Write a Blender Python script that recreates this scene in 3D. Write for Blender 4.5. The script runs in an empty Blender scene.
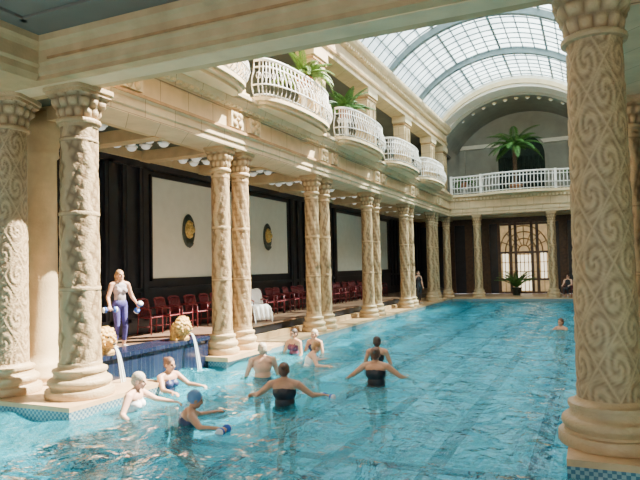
import bpy, bmesh, math, random
import numpy as np
from mathutils import Vector, Matrix, Euler
random.seed(7); np.random.seed(7)
sc=bpy.context.scene
pi=math.pi
# ------------------------------------------------------------------ materials
def newmat(name):
    m=bpy.data.materials.new(name); m.use_nodes=True
    nt=m.node_tree; b=nt.nodes.get('Principled BSDF')
    return m,nt,b
def pmat(name,col,rough=.6,metal=0,var=.0,scale=4,bump=0,bscale=30,emit=None,es=0,col2=None,coat=0):
    m,nt,b=newmat(name)
    b.inputs['Roughness'].default_value=rough; b.inputs['Metallic'].default_value=metal
    b.inputs['Base Color'].default_value=(*col,1)
    if coat: b.inputs['Coat Weight'].default_value=coat
    tc=nt.nodes.new('ShaderNodeTexCoord')
    n=nt.nodes.new('ShaderNodeTexNoise'); n.inputs['Scale'].default_value=scale; n.inputs['Detail'].default_value=5
    nt.links.new(tc.outputs['Object'],n.inputs['Vector'])
    r=nt.nodes.new('ShaderNodeValToRGB')
    c2=col2 if col2 else tuple(c*(1-var) for c in col)
    c1=tuple(min(1,c*(1+var*.5)) for c in col)
    r.color_ramp.elements[0].position=.32; r.color_ramp.elements[1].position=.68
    r.color_ramp.elements[0].color=(*c2,1); r.color_ramp.elements[1].color=(*c1,1)
    nt.links.new(n.outputs['Fac'],r.inputs['Fac']); nt.links.new(r.outputs['Color'],b.inputs['Base Color'])
    if bump:
        n2=nt.nodes.new('ShaderNodeTexNoise'); n2.inputs['Scale'].default_value=bscale
        nt.links.new(tc.outputs['Object'],n2.inputs['Vector'])
        bp=nt.nodes.new('ShaderNodeBump'); bp.inputs['Strength'].default_value=bump; bp.inputs['Distance'].default_value=.02
        nt.links.new(n2.outputs['Fac'],bp.inputs['Height']); nt.links.new(bp.outputs['Normal'],b.inputs['Normal'])
    if emit:
        b.inputs['Emission Color'].default_value=(*emit,1); b.inputs['Emission Strength'].default_value=es
    return m
STONE=pmat('cream_stone',(.56,.41,.22),.65,var=.2,scale=2.5,bump=.25,bscale=25)
STONE2=pmat('pale_stone',(.74,.60,.37),.65,var=.14,scale=2,bump=.2)
BAND=pmat('ochre_stone',(.44,.26,.11),.6,var=.25,scale=5,bump=.3)
PLAST=pmat('white_plaster',(.84,.81,.72),.7,var=.06)
LUNET=pmat('grey_plaster',(.30,.31,.27),.8,var=.12,scale=1.5)
CEILM=pmat('grey_ceiling_paint',(.15,.15,.13),.8,var=.12,scale=1.2)
AISLEC=pmat('green_coffer_paint',(.06,.08,.06),.5,var=.3)
DARKW=pmat('dark_navy_panelling',(.012,.013,.020),.35,var=.4,scale=3)
PANEL=pmat('panel_plaster',(.66,.67,.60),.7,var=.05)
CURB=pmat('salmon_curb_stone',(.54,.35,.18),.45,var=.25,scale=3,bump=.2)
FLOORM=pmat('brown_floor_tile',(.18,.11,.07),.3,var=.3,scale=4)
WHITEM=pmat('white_painted_iron',(.88,.88,.85),.4)
STEEL=pmat('roof_steel',(.16,.23,.26),.5,var=.2)
GOLD=pmat('gilt_bronze',(.62,.44,.14),.4,metal=.3,var=.4,scale=20)
BRONZE=pmat('green_bronze',(.05,.07,.06),.4,metal=.3,var=.4,scale=20)
DARKG=pmat('dark_green_drape',(.012,.03,.022),.8,var=.4,scale=6)
LEAF=pmat('palm_leaf',(.07,.20,.04),.5,var=.5,scale=8)
LEAF2=pmat('fern_leaf',(.16,.30,.06),.5,var=.5,scale=8)
TRUNK=pmat('palm_trunk',(.12,.08,.05),.9,var=.5,scale=25,bump=.5)
TERRA=pmat('terracotta',(.40,.18,.09),.7,var=.2)
RED=pmat('dark_red_plastic',(.17,.02,.028),.4,var=.2)
BLUEF=pmat('blue_foam',(.03,.12,.50),.6,var=.1)
WHITEF=pmat('white_foam',(.8,.82,.85),.6)
BULB=pmat('opal_lamp_glass',(.8,.82,.78),.2,emit=(1,.97,.88),es=.35)  # faint glow added to ceiling globes that are otherwise unlit
DOORG=pmat('lit_door_glass',(.5,.36,.16),.3,scale=2.2,col2=(.10,.06,.03),emit=(1,.66,.30),es=.45)
DOORB=pmat('bright_door_glass',(.8,.75,.6),.3,var=.5,scale=3,emit=(1,.86,.6),es=2.2)
WOOD=pmat('dark_wood',(.10,.045,.02),.4,var=.4,scale=6)
BRASS=pmat('brass_door_frame',(.45,.27,.10),.4,metal=.3,var=.3)
LION=pmat('gilded_stone',(.60,.36,.09),.5,var=.3,scale=20,bump=.3)
TOWEL=pmat('white_towel_cloth',(.93,.93,.93),.9,var=.05,scale=20,bump=.4,bscale=80)
def tile(name,c1,c2,grout,scale,rough=.2,mortar=.03,vari=None):
    m,nt,b=newmat(name)
    tc=nt.nodes.new('ShaderNodeTexCoord'); mp=nt.nodes.new('ShaderNodeMapping')
    mp.inputs['Location'].default_value=(.013,.017,.019)
    nt.links.new(tc.outputs['Object'],mp.inputs['Vector'])
    if vari=='check':
        ch=nt.nodes.new('ShaderNodeTexChecker'); ch.inputs['Scale'].default_value=scale
        ch.inputs['Color1'].default_value=(*c1,1); ch.inputs['Color2'].default_value=(*c2,1)
        nt.links.new(mp.outputs['Vector'],ch.inputs['Vector']); nt.links.new(ch.outputs['Color'],b.inputs['Base Color'])
    else:
        br=nt.nodes.new('ShaderNodeTexBrick'); br.offset=0
        br.inputs['Scale'].default_value=scale; br.inputs['Brick Width'].default_value=.5; br.inputs['Row Height'].default_value=.5
        br.inputs['Mortar Size'].default_value=mortar
        br.inputs['Color1'].default_value=(*c1,1); br.inputs['Color2'].default_value=(*c2,1); br.inputs['Mortar'].default_value=(*grout,1)
        nt.links.new(mp.outputs['Vector'],br.inputs['Vector']); nt.links.new(br.outputs['Color'],b.inputs['Base Color'])
    b.inputs['Roughness'].default_value=rough
    return m
NAVY=tile('navy_tile',(.006,.010,.028),(.010,.016,.040),(.02,.025,.035),4)
CHECK=tile('chequered_mosaic',(.05,.12,.17),(.20,.29,.29),(0,0,0),24,vari='check')
POOLT=tile('turquoise_mosaic',(.22,.80,.95),(.30,.88,.98),(.10,.50,.66),2.2)
LANE=tile('lane_mosaic',(.002,.012,.07),(.003,.02,.09),(.005,.03,.10),6)
def ashlar(name,col,j):
    m,nt,b=newmat(name)
    tc=nt.nodes.new('ShaderNodeTexCoord')
    sp=nt.nodes.new('ShaderNodeSeparateXYZ'); cb=nt.nodes.new('ShaderNodeCombineXYZ'); ad=nt.nodes.new('ShaderNodeMath')
    nt.links.new(tc.outputs['Object'],sp.inputs[0])
    nt.links.new(sp.outputs['X'],ad.inputs[0]); nt.links.new(sp.outputs['Y'],ad.inputs[1])
    nt.links.new(ad.outputs[0],cb.inputs['X']); nt.links.new(sp.outputs['Z'],cb.inputs['Y'])
    br=nt.nodes.new('ShaderNodeTexBrick'); br.inputs['Scale'].default_value=1
    br.inputs['Brick Width'].default_value=.9; br.inputs['Row Height'].default_value=.41; br.inputs['Mortar Size'].default_value=.008
    br.inputs['Color1'].default_value=(*col,1); br.inputs['Color2'].default_value=(*[c*.88 for c in col],1); br.inputs['Mortar'].default_value=(*j,1)
    nt.links.new(cb.outputs[0],br.inputs['Vector'])
    n=nt.nodes.new('ShaderNodeTexNoise'); n.inputs['Scale'].default_value=3; n.inputs['Detail'].default_value=6
    nt.links.new(tc.outputs['Object'],n.inputs['Vector'])
    mx=nt.nodes.new('ShaderNodeMix'); mx.data_type='RGBA'; mx.blend_type='MULTIPLY'; mx.inputs['Factor'].default_value=.4
    nt.links.new(br.outputs['Color'],mx.inputs['A']); nt.links.new(n.outputs['Fac'],mx.inputs['B'])
    nt.links.new(mx.outputs['Result'],b.inputs['Base Color']); b.inputs['Roughness'].default_value=.65
    return m
ASH=ashlar('ashlar_stone',(.84,.65,.39),(.36,.25,.14))
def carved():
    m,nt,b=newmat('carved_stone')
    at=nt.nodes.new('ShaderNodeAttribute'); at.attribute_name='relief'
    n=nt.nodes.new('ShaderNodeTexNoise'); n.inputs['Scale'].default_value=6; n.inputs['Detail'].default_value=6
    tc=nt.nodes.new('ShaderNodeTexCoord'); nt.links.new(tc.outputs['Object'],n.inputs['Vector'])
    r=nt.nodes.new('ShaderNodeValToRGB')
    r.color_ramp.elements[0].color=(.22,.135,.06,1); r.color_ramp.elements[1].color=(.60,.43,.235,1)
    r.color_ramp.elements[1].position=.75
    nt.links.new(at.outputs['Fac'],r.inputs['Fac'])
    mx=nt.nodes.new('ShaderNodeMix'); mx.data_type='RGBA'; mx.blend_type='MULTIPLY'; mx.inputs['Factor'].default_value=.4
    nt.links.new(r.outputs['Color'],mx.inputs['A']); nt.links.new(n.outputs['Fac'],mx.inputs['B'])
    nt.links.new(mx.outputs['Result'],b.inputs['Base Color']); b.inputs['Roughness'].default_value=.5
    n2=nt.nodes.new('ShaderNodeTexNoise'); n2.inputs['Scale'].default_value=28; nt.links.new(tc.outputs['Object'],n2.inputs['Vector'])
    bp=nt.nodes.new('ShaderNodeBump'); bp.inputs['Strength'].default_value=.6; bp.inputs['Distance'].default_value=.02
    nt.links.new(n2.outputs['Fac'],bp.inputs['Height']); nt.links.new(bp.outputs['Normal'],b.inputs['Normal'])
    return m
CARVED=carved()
def glassmat():
    m=bpy.data.materials.new('skylight_glass'); m.use_nodes=True; nt=m.node_tree; nt.nodes.clear()
    o=nt.nodes.new('ShaderNodeOutputMaterial'); t=nt.nodes.new('ShaderNodeBsdfTransparent'); d=nt.nodes.new('ShaderNodeBsdfTranslucent')
    n=nt.nodes.new('ShaderNodeTexNoise'); n.inputs['Scale'].default_value=.5
    tc=nt.nodes.new('ShaderNodeTexCoord'); nt.links.new(tc.outputs['Object'],n.inputs['Vector'])
    t.inputs[0].default_value=(.66,.78,.80,1); d.inputs[0].default_value=(.50,.62,.66,1)
    mx=nt.nodes.new('ShaderNodeMixShader'); mx.inputs[0].default_value=.5
    nt.links.new(n.outputs['Fac'],mx.inputs[0])
    nt.links.new(t.outputs[0],mx.inputs[1]); nt.links.new(d.outputs[0],mx.inputs[2]); nt.links.new(mx.outputs[0],o.inputs[0])
    return m
GLASS=glassmat()
def watermat():
    m=bpy.data.materials.new('pool_water'); m.use_nodes=True; nt=m.node_tree; nt.nodes.clear(); N=nt.nodes.new; L=nt.links.new
    o=N('ShaderNodeOutputMaterial'); tc=N('ShaderNodeTexCoord')
    n1=N('ShaderNodeTexNoise'); n1.inputs['Scale'].default_value=2.6; n1.inputs['Detail'].default_value=3; n1.inputs['Distortion'].default_value=1.0
    n2=N('ShaderNodeTexNoise'); n2.inputs['Scale'].default_value=7; n2.inputs['Detail'].default_value=2
    L(tc.outputs['Object'],n1.inputs['Vector']); L(tc.outputs['Object'],n2.inputs['Vector'])
    b1=N('ShaderNodeBump'); b1.inputs['Strength'].default_value=1; b1.inputs['Distance'].default_value=.15
    b2=N('ShaderNodeBump'); b2.inputs['Strength'].default_value=.9; b2.inputs['Distance'].default_value=.05
    L(n1.outputs['Fac'],b1.inputs['Height']); L(n2.outputs['Fac'],b2.inputs['Height']); L(b1.outputs[0],b2.inputs['Normal'])
    tr=N('ShaderNodeBsdfTransparent'); tr.inputs[0].default_value=(.42,.88,.97,1)
    rf=N('ShaderNodeBsdfRefraction'); rf.inputs['Color'].default_value=(.42,.88,.97,1); rf.inputs['IOR'].default_value=1.30; rf.inputs['Roughness'].default_value=.0
    df=N('ShaderNodeBsdfDiffuse'); df.inputs[0].default_value=(.04,.52,.68,1)
    gl=N('ShaderNodeBsdfGlossy'); gl.inputs['Roughness'].default_value=.04; gl.inputs[0].default_value=(.95,1,1,1)
    fr=N('ShaderNodeFresnel'); fr.inputs['IOR'].default_value=1.27
    for x in (rf,df,gl,fr): L(b2.outputs[0],x.inputs['Normal'])
    m1=N('ShaderNodeMixShader'); m1.inputs[0].default_value=.5; L(tr.outputs[0],m1.inputs[1]); L(rf.outputs[0],m1.inputs[2])
    m2=N('ShaderNodeMixShader'); m2.inputs[0].default_value=.18; L(m1.outputs[0],m2.inputs[1]); L(df.outputs[0],m2.inputs[2])
    m3=N('ShaderNodeMixShader'); L(fr.outputs[0],m3.inputs[0]); L(m2.outputs[0],m3.inputs[1]); L(gl.outputs[0],m3.inputs[2])
    L(m3.outputs[0],o.inputs[0]); return m
WATER=watermat()
STREAM=pmat('falling_water',(.75,.85,.88),.1)
# ------------------------------------------------------------------ mesh builder
class MB:
    def __init__(s): s.v=[];s.f=[];s.m=[];s.sm=[];s.mats=[]
    def mi(s,mat):
        if mat not in s.mats: s.mats.append(mat)
        return s.mats.index(mat)
    def add(s,vs,fs,mat,smooth=False):
        o=len(s.v); s.v+= [tuple(v) for v in vs]; k=s.mi(mat)
        for f in fs: s.f.append(tuple(i+o for i in f)); s.m.append(k); s.sm.append(smooth)
    def box(s,x0,x1,y0,y1,z0,z1,mat):
        x0,x1=min(x0,x1),max(x0,x1); y0,y1=min(y0,y1),max(y0,y1)
        vs=[(x0,y0,z0),(x1,y0,z0),(x1,y1,z0),(x0,y1,z0),(x0,y0,z1),(x1,y0,z1),(x1,y1,z1),(x0,y1,z1)]
        s.add(vs,[(0,3,2,1),(4,5,6,7),(0,1,5,4),(1,2,6,5),(2,3,7,6),(3,0,4,7)],mat)
    def prism(s,poly,a0,a1,axis,mat):
        n=len(poly)
        if axis=='y': vs=[(p[0],a0,p[1]) for p in poly]+[(p[0],a1,p[1]) for p in poly]
        elif axis=='x': vs=[(a0,p[0],p[1]) for p in poly]+[(a1,p[0],p[1]) for p in poly]
        else: vs=[(p[0],p[1],a0) for p in poly]+[(p[0],p[1],a1) for p in poly]
        fs=[tuple(range(n)),tuple(range(2*n-1,n-1,-1))]+[(i,i+n,(i+1)%n+n,(i+1)%n) for i in range(n)]
        s.add(vs,fs,mat)
    def lathe(s,c,prof,n,mat,smooth=True,axis='z',sc_=(1,1)):
        vs=[];fs=[]
        for j,(r,z) in enumerate(prof):
            for i in range(n):
                t=2*pi*i/n
                p=(r*math.cos(t)*sc_[0],r*math.sin(t)*sc_[1],z)
                if axis=='x': p=(z,p[0],p[1])
                if axis=='y': p=(p[0],z,p[1])
                vs.append((c[0]+p[0],c[1]+p[1],c[2]+p[2]))
        for j in range(len(prof)-1):
            for i in range(n):
                fs.append((j*n+i,j*n+(i+1)%n,(j+1)*n+(i+1)%n,(j+1)*n+i))
        fs.append(tuple(range(n-1,-1,-1))); fs.append(tuple((len(prof)-1)*n+i for i in range(n)))
        s.add(vs,fs,mat,smooth)
    def tube(s,pts,r,mat,n=6,r1=None):
        pts=[Vector(p) for p in pts]; vs=[];fs=[]
        for k,p in enumerate(pts):
            d=(pts[min(k+1,len(pts)-1)]-pts[max(k-1,0)]).normalized()
            a=Vector((0,0,1)) if abs(d.z)<.9 else Vector((1,0,0))
            u=d.cross(a).normalized(); w=d.cross(u).normalized()
            rr=r if r1 is None else r+(r1-r)*k/(len(pts)-1)
            for i in range(n):
                t=2*pi*i/n; vs.append(p+u*rr*math.cos(t)+w*rr*math.sin(t))
        for k in range(len(pts)-1):
            for i in range(n): fs.append((k*n+i,k*n+(i+1)%n,(k+1)*n+(i+1)%n,(k+1)*n+i))
        fs.append(tuple(range(n))); fs.append(tuple((len(pts)-1)*n+i for i in range(n)))
        s.add(vs,fs,mat,True)
    def ell(s,c,r,mat,nu=12,nv=8,rot=None):
        vs=[];fs=[]
        for j in range(nv+1):
            ph=-pi/2+pi*j/nv
            for i in range(nu):
                t=2*pi*i/nu
                p=Vector((r[0]*math.cos(ph)*math.cos(t),r[1]*math.cos(ph)*math.sin(t),r[2]*math.sin(ph)))
                if rot: p=rot@p
                vs.append(p+Vector(c))
        for j in range(nv):
            for i in range(nu): fs.append((j*nu+i,j*nu+(i+1)%nu,(j+1)*nu+(i+1)%nu,(j+1)*nu+i))
        s.add(vs,fs,mat,True)
    def mesh(s,name):
        me=bpy.data.meshes.new(name); me.from_pydata(s.v,[],s.f)
        for m in s.mats: me.materials.append(m)
        me.polygons.foreach_set('material_index',s.m); me.polygons.foreach_set('use_smooth',s.sm)
        bm=bmesh.new(); bm.from_mesh(me); bmesh.ops.remove_doubles(bm,verts=bm.verts,dist=1e-5)
        bmesh.ops.recalc_face_normals(bm,faces=bm.faces); bm.to_mesh(me); bm.free(); me.update(); return me
    def obj(s,name,loc=(0,0,0),rot=0,parent=None):
        return place(s.mesh(name),name,loc,rot,parent)
def place(me,name,loc=(0,0,0),rot=0,parent=None,scale=1):
    o=bpy.data.objects.new(name,me); sc.collection.objects.link(o); o.location=loc; o.rotation_euler=(0,0,rot); o.scale=(scale,)*3
    if parent: o.parent=parent
    return o
# ------------------------------------------------------------------ layout
C=-3.65
ROWS=[12.5,17.65,22.8,27.95,33.1]
WZ=-.2; PB=-1.35; HC=4.9; HN=5.05
YF=36.5; YB=41.0
def mir(x,s): return x if s>0 else 2*C-x
def mprof(p,s): return [(mir(a,s),b) for a,b in p]
W=4.35; RISE=2.1; RR=(W*W+RISE*RISE)/(2*RISE); ZS=10.5
def arcz(x,off=0): 
    R=RR+off
    return ZS-(RR-RISE)+math.sqrt(max(R*R-(x-C)**2,0))
b=MB(); b.box(-12,4.7,1.0,36.4,PB-.15,PB,POOLT)
for x in (-5.9,-4.2,-2.5,-.9): b.box(x-.16,x+.16,3.0,35.2,PB,PB+.006,LANE)
for y in (4.6,6.7,9.8,16,22,28,34): b.box(-7.3,.2,y-.16,y+.16,PB+.001,PB+.007,LANE)
b.obj('swimming_pool_basin')
# decks
b=MB()
for s,nm in ((1,'l'),(-1,'r')):
    X=lambda x: mir(x,s)
    def curb(x0,x1,y0,y1):
        b.box(X(x0),X(x1),y0,y1,PB,-.07,CHECK); b.box(X(x0)-.0,X(x1),y0,y1,-.07,0,CURB)
    curb(-8.7,-7.6,11.6,36.1)
    b.box(X(-8.8),X(-7.5),11.5,13.5,-.08,.02,CURB)
    b.box(X(-8.62),X(-8.50),13.5,36.0,.0,.16,CURB)
    curb(-10.4,-7.12 if s>0 else -7.0,6.65,8.9)
    b.box(X(-8.7),X(-8.1),8.9,11.6,PB,.40,NAVY); b.box(X(-8.75),X(-8.04),8.05,11.6,.40,.48,NAVY); b.box(X(-8.7),X(-8.1),8.05,8.9,0,.40,NAVY)
    b.box(X(-10.75),X(-8.7),8.9,YB,PB,.36,DARKW); b.box(X(-10.75),X(-8.66),8.9,YB,.36,.40,FLOORM)
b.box(-8.7,mir(-8.7,-1),36.1,YB-.2,PB,-.07,CHECK); b.box(-8.7,mir(-8.7,-1),36.1,YB-.2,-.07,0,CURB)
b.box(-12,4.7,-3,1.0,PB,0,FLOORM)
b.obj('floor')
def water():
    st=.10; xs=np.arange(-11.98,4.6,st); ys=np.arange(1.0,36.2,st)
    X,Y=np.meshgrid(xs,ys,indexing='ij'); Z=np.full_like(X,WZ)
    rng=np.random.RandomState(3)
    for k in range(34):
        a=rng.uniform(0,2*pi); lam=rng.uniform(.40,1.9); amp=.0075*lam**.8; kx=2*pi/lam*math.cos(a); ky=2*pi/lam*math.sin(a)
        Z+=amp*np.sin(kx*X+ky*Y+rng.uniform(0,6.28))
    nx,ny=X.shape
    vs=np.stack([X,Y,Z],-1).reshape(-1,3)
    keep=[]
    for i in range(nx-1):
        for j in range(ny-1):
            cx,cy=xs[i]+st/2,ys[j]+st/2
            ok=(cy<6.75 or (-7.2<cx<-.0+.05 and cy<8.2) or (-8.2<cx<mir(-8.2,-1) and 7.95<cy<11.7) or (-7.7<cx<mir(-7.7,-1) and cy>=11.6) )
            if ok: keep.append((i*ny+j,(i+1)*ny+j,(i+1)*ny+j+1,i*ny+j+1))
    me=bpy.data.meshes.new('pool_water'); me.from_pydata(vs.tolist(),[],keep)
    bm=bmesh.new(); bm.from_mesh(me); bmesh.ops.delete(bm,geom=[v for v in bm.verts if not v.link_faces],context='VERTS'); bm.to_mesh(me); bm.free()
    me.materials.append(WATER)
    for p in me.polygons: p.use_smooth=True
    place(me,'pool_water')
water()
# ---------------------------------------------------------------- columns
def colmesh(name,R,nseg,nz,kind,H=HC):
    zb=.50; zc=H-.60
    prof=[]
    def P(r,z): prof.append((r*R,z,0))
    for r,z in [(1.62,0),(1.66,.02),(1.66,.11),(1.62,.13),(1.46,.135),(1.42,.16),(1.46,.185),(1.53,.21),(1.55,.24),(1.52,.275),(1.44,.30),(1.34,.305),(1.28,.33),(1.25,.37),(1.25,.39),(1.31,.395),(1.33,.42),(1.31,.445),(1.18,.45),(1.08,.47),(1.05,.50)]: P(r,z)
    for k in range(nz+1):
        z=zb+(zc-zb)*k/nz; prof.append((R*(1.04-.12*k/nz),z,1))
    for k,(r,z) in enumerate([(1.06,zc+.01),(1.09,zc+.04),(1.06,zc+.07),(.94,zc+.09)]): prof.append((r*R,z,0))
    nc=14
    for k in range(nc+1):
        t=k/nc; prof.append((R*(.95+.33*t**1.6),zc+.10+.36*t,2+t))
    for z in (zc+.47,zc+.52,): prof.append((R*1.30,z,4))
    for z in (zc+.53,H): prof.append((R*1.40,z,4))
    vs=[];rel=[]
    for (r,z,k) in prof:
        for i in range(nseg):
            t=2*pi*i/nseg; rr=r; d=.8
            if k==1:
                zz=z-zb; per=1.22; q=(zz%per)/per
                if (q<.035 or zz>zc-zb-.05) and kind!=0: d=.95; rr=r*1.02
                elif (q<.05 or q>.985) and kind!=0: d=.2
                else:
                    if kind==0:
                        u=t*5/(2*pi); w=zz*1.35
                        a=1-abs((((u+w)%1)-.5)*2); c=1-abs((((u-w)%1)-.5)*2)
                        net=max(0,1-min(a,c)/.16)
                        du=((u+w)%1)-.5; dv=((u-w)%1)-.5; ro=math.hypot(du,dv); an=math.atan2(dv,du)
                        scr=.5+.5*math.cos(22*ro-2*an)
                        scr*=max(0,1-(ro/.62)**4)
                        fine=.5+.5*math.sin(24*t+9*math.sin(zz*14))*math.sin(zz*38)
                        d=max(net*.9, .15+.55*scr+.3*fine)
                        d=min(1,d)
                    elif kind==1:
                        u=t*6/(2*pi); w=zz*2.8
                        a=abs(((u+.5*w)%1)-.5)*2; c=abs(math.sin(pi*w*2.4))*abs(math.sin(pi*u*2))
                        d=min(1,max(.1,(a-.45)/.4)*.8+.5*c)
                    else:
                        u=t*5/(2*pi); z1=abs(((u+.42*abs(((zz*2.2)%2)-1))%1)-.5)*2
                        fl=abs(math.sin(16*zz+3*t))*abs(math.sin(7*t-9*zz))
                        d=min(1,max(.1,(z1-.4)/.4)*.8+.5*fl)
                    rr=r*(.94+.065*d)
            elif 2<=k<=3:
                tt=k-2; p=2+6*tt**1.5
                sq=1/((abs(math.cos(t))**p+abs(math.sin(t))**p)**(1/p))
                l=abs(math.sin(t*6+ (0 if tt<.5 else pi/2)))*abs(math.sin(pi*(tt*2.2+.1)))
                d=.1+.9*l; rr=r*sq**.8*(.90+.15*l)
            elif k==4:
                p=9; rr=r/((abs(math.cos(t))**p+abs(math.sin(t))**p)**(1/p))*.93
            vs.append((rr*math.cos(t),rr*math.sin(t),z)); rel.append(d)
    n=nseg; fs=[]
    for j in range(len(prof)-1):
        for i in range(n): fs.append((j*n+i,j*n+(i+1)%n,(j+1)*n+(i+1)%n,(j+1)*n+i))
    fs.append(tuple(range(n-1,-1,-1))); fs.append(tuple((len(prof)-1)*n+i for i in range(n)))
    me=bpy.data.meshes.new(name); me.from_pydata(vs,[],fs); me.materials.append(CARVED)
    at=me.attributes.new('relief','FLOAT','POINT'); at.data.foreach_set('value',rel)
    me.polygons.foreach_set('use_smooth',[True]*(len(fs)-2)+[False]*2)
    me.update()
    try: me.set_sharp_from_angle(angle=math.radians(48))
    except Exception: pass
    return me
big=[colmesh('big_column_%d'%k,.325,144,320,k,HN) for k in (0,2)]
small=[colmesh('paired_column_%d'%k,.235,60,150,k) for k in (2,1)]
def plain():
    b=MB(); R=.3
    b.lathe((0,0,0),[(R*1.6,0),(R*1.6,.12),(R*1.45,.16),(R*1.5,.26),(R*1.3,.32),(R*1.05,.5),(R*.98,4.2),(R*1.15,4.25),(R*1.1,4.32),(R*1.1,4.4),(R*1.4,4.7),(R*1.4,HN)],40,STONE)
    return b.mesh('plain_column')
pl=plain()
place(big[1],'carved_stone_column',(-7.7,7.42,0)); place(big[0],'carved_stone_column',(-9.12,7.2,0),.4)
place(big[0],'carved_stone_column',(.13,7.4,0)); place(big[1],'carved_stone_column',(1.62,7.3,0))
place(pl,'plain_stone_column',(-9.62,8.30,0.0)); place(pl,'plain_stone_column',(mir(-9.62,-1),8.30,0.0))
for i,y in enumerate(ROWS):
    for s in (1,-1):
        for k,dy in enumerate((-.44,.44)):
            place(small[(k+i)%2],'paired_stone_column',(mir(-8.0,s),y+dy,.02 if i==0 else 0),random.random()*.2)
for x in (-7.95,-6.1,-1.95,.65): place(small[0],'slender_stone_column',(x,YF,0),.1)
# ---------------------------------------------------------------- entablatures & galleries
def low_prof():
    return [(-8.45,4.9),(-7.62,4.9),(-7.62,5.02),(-7.58,5.04),(-7.58,5.20),(-7.53,5.23),(-7.53,5.30),(-7.60,5.33),(-7.60,5.72),(-7.55,5.75),(-7.55,5.80),(-7.42,5.88),(-7.36,5.96),(-7.36,6.02),(-7.30,6.04),(-7.30,6.12),(-8.45,6.12)]
def up_prof():
    return [(-8.45,9.1),(-7.75,9.1),(-7.75,9.25),(-7.70,9.28),(-7.70,9.42),(-7.76,9.45),(-7.76,9.85),(-7.70,9.88),(-7.60,9.98),(-7.50,10.08),(-7.45,10.2),(-7.45,10.32),(-7.9,10.36),(-7.9,10.6),(-8.45,10.6)]
def balcony_mesh(dp=.62):
    b=MB(); hw=2.0
    def pt(t,k=1.0):
        a=t*pi/2; return (dp*k*max(math.cos(a),0)**.6, hw*math.sin(a)*(1+(k-1)*.3))
    N=28
    for (k,z0,z1) in ((1.0,.0,.09),(.88,-.08,.0),(.70,-.15,-.08)):
        poly=[(-.30,-hw*(1+(k-1)*.3))]+[pt(-1+2*i/N,k) for i in range(N+1)]+[(-.30,hw*(1+(k-1)*.3))]
        b.prism(poly,z0,z1,'z',STONE2)
    def off(t,r,o):
        x,y=pt(t); a=t*pi/2; return (x+o*math.cos(a), y+o*math.sin(a)*.7, r)
    M=30
    for i in range(M+1):
        t=-1+2*i/M
        b.tube([off(t,.09,-.05),off(t,.2,.06),off(t,.36,.13),off(t,.54,.10),off(t,.75,-.02),off(t,1.0,-.06)],.016,WHITEM,5)
    for z,o,r in ((1.02,-.06,.04),(.14,-.03,.024),(.36,.135,.018),(.84,-.05,.018)):
        b.tube([off(-1+2*i/40,z,o) for i in range(41)],r,WHITEM,6)
    for i in range(0,M,2):
        t=-1+2*(i+1)/M
        c=off(t,.6,.07); x1=off(t+.03,.6,.07)
        d=Vector(x1)-Vector(c); d.normalize()
        b.tube([Vector(c)+d*.06*math.cos(a)+Vector((0,0,.08*math.sin(a))) for a in [k*pi/4 for k in range(9)]],.011,WHITEM,4)
    return b.mesh('balcony')
BALM=balcony_mesh(); BALR=balcony_mesh(.12)
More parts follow.
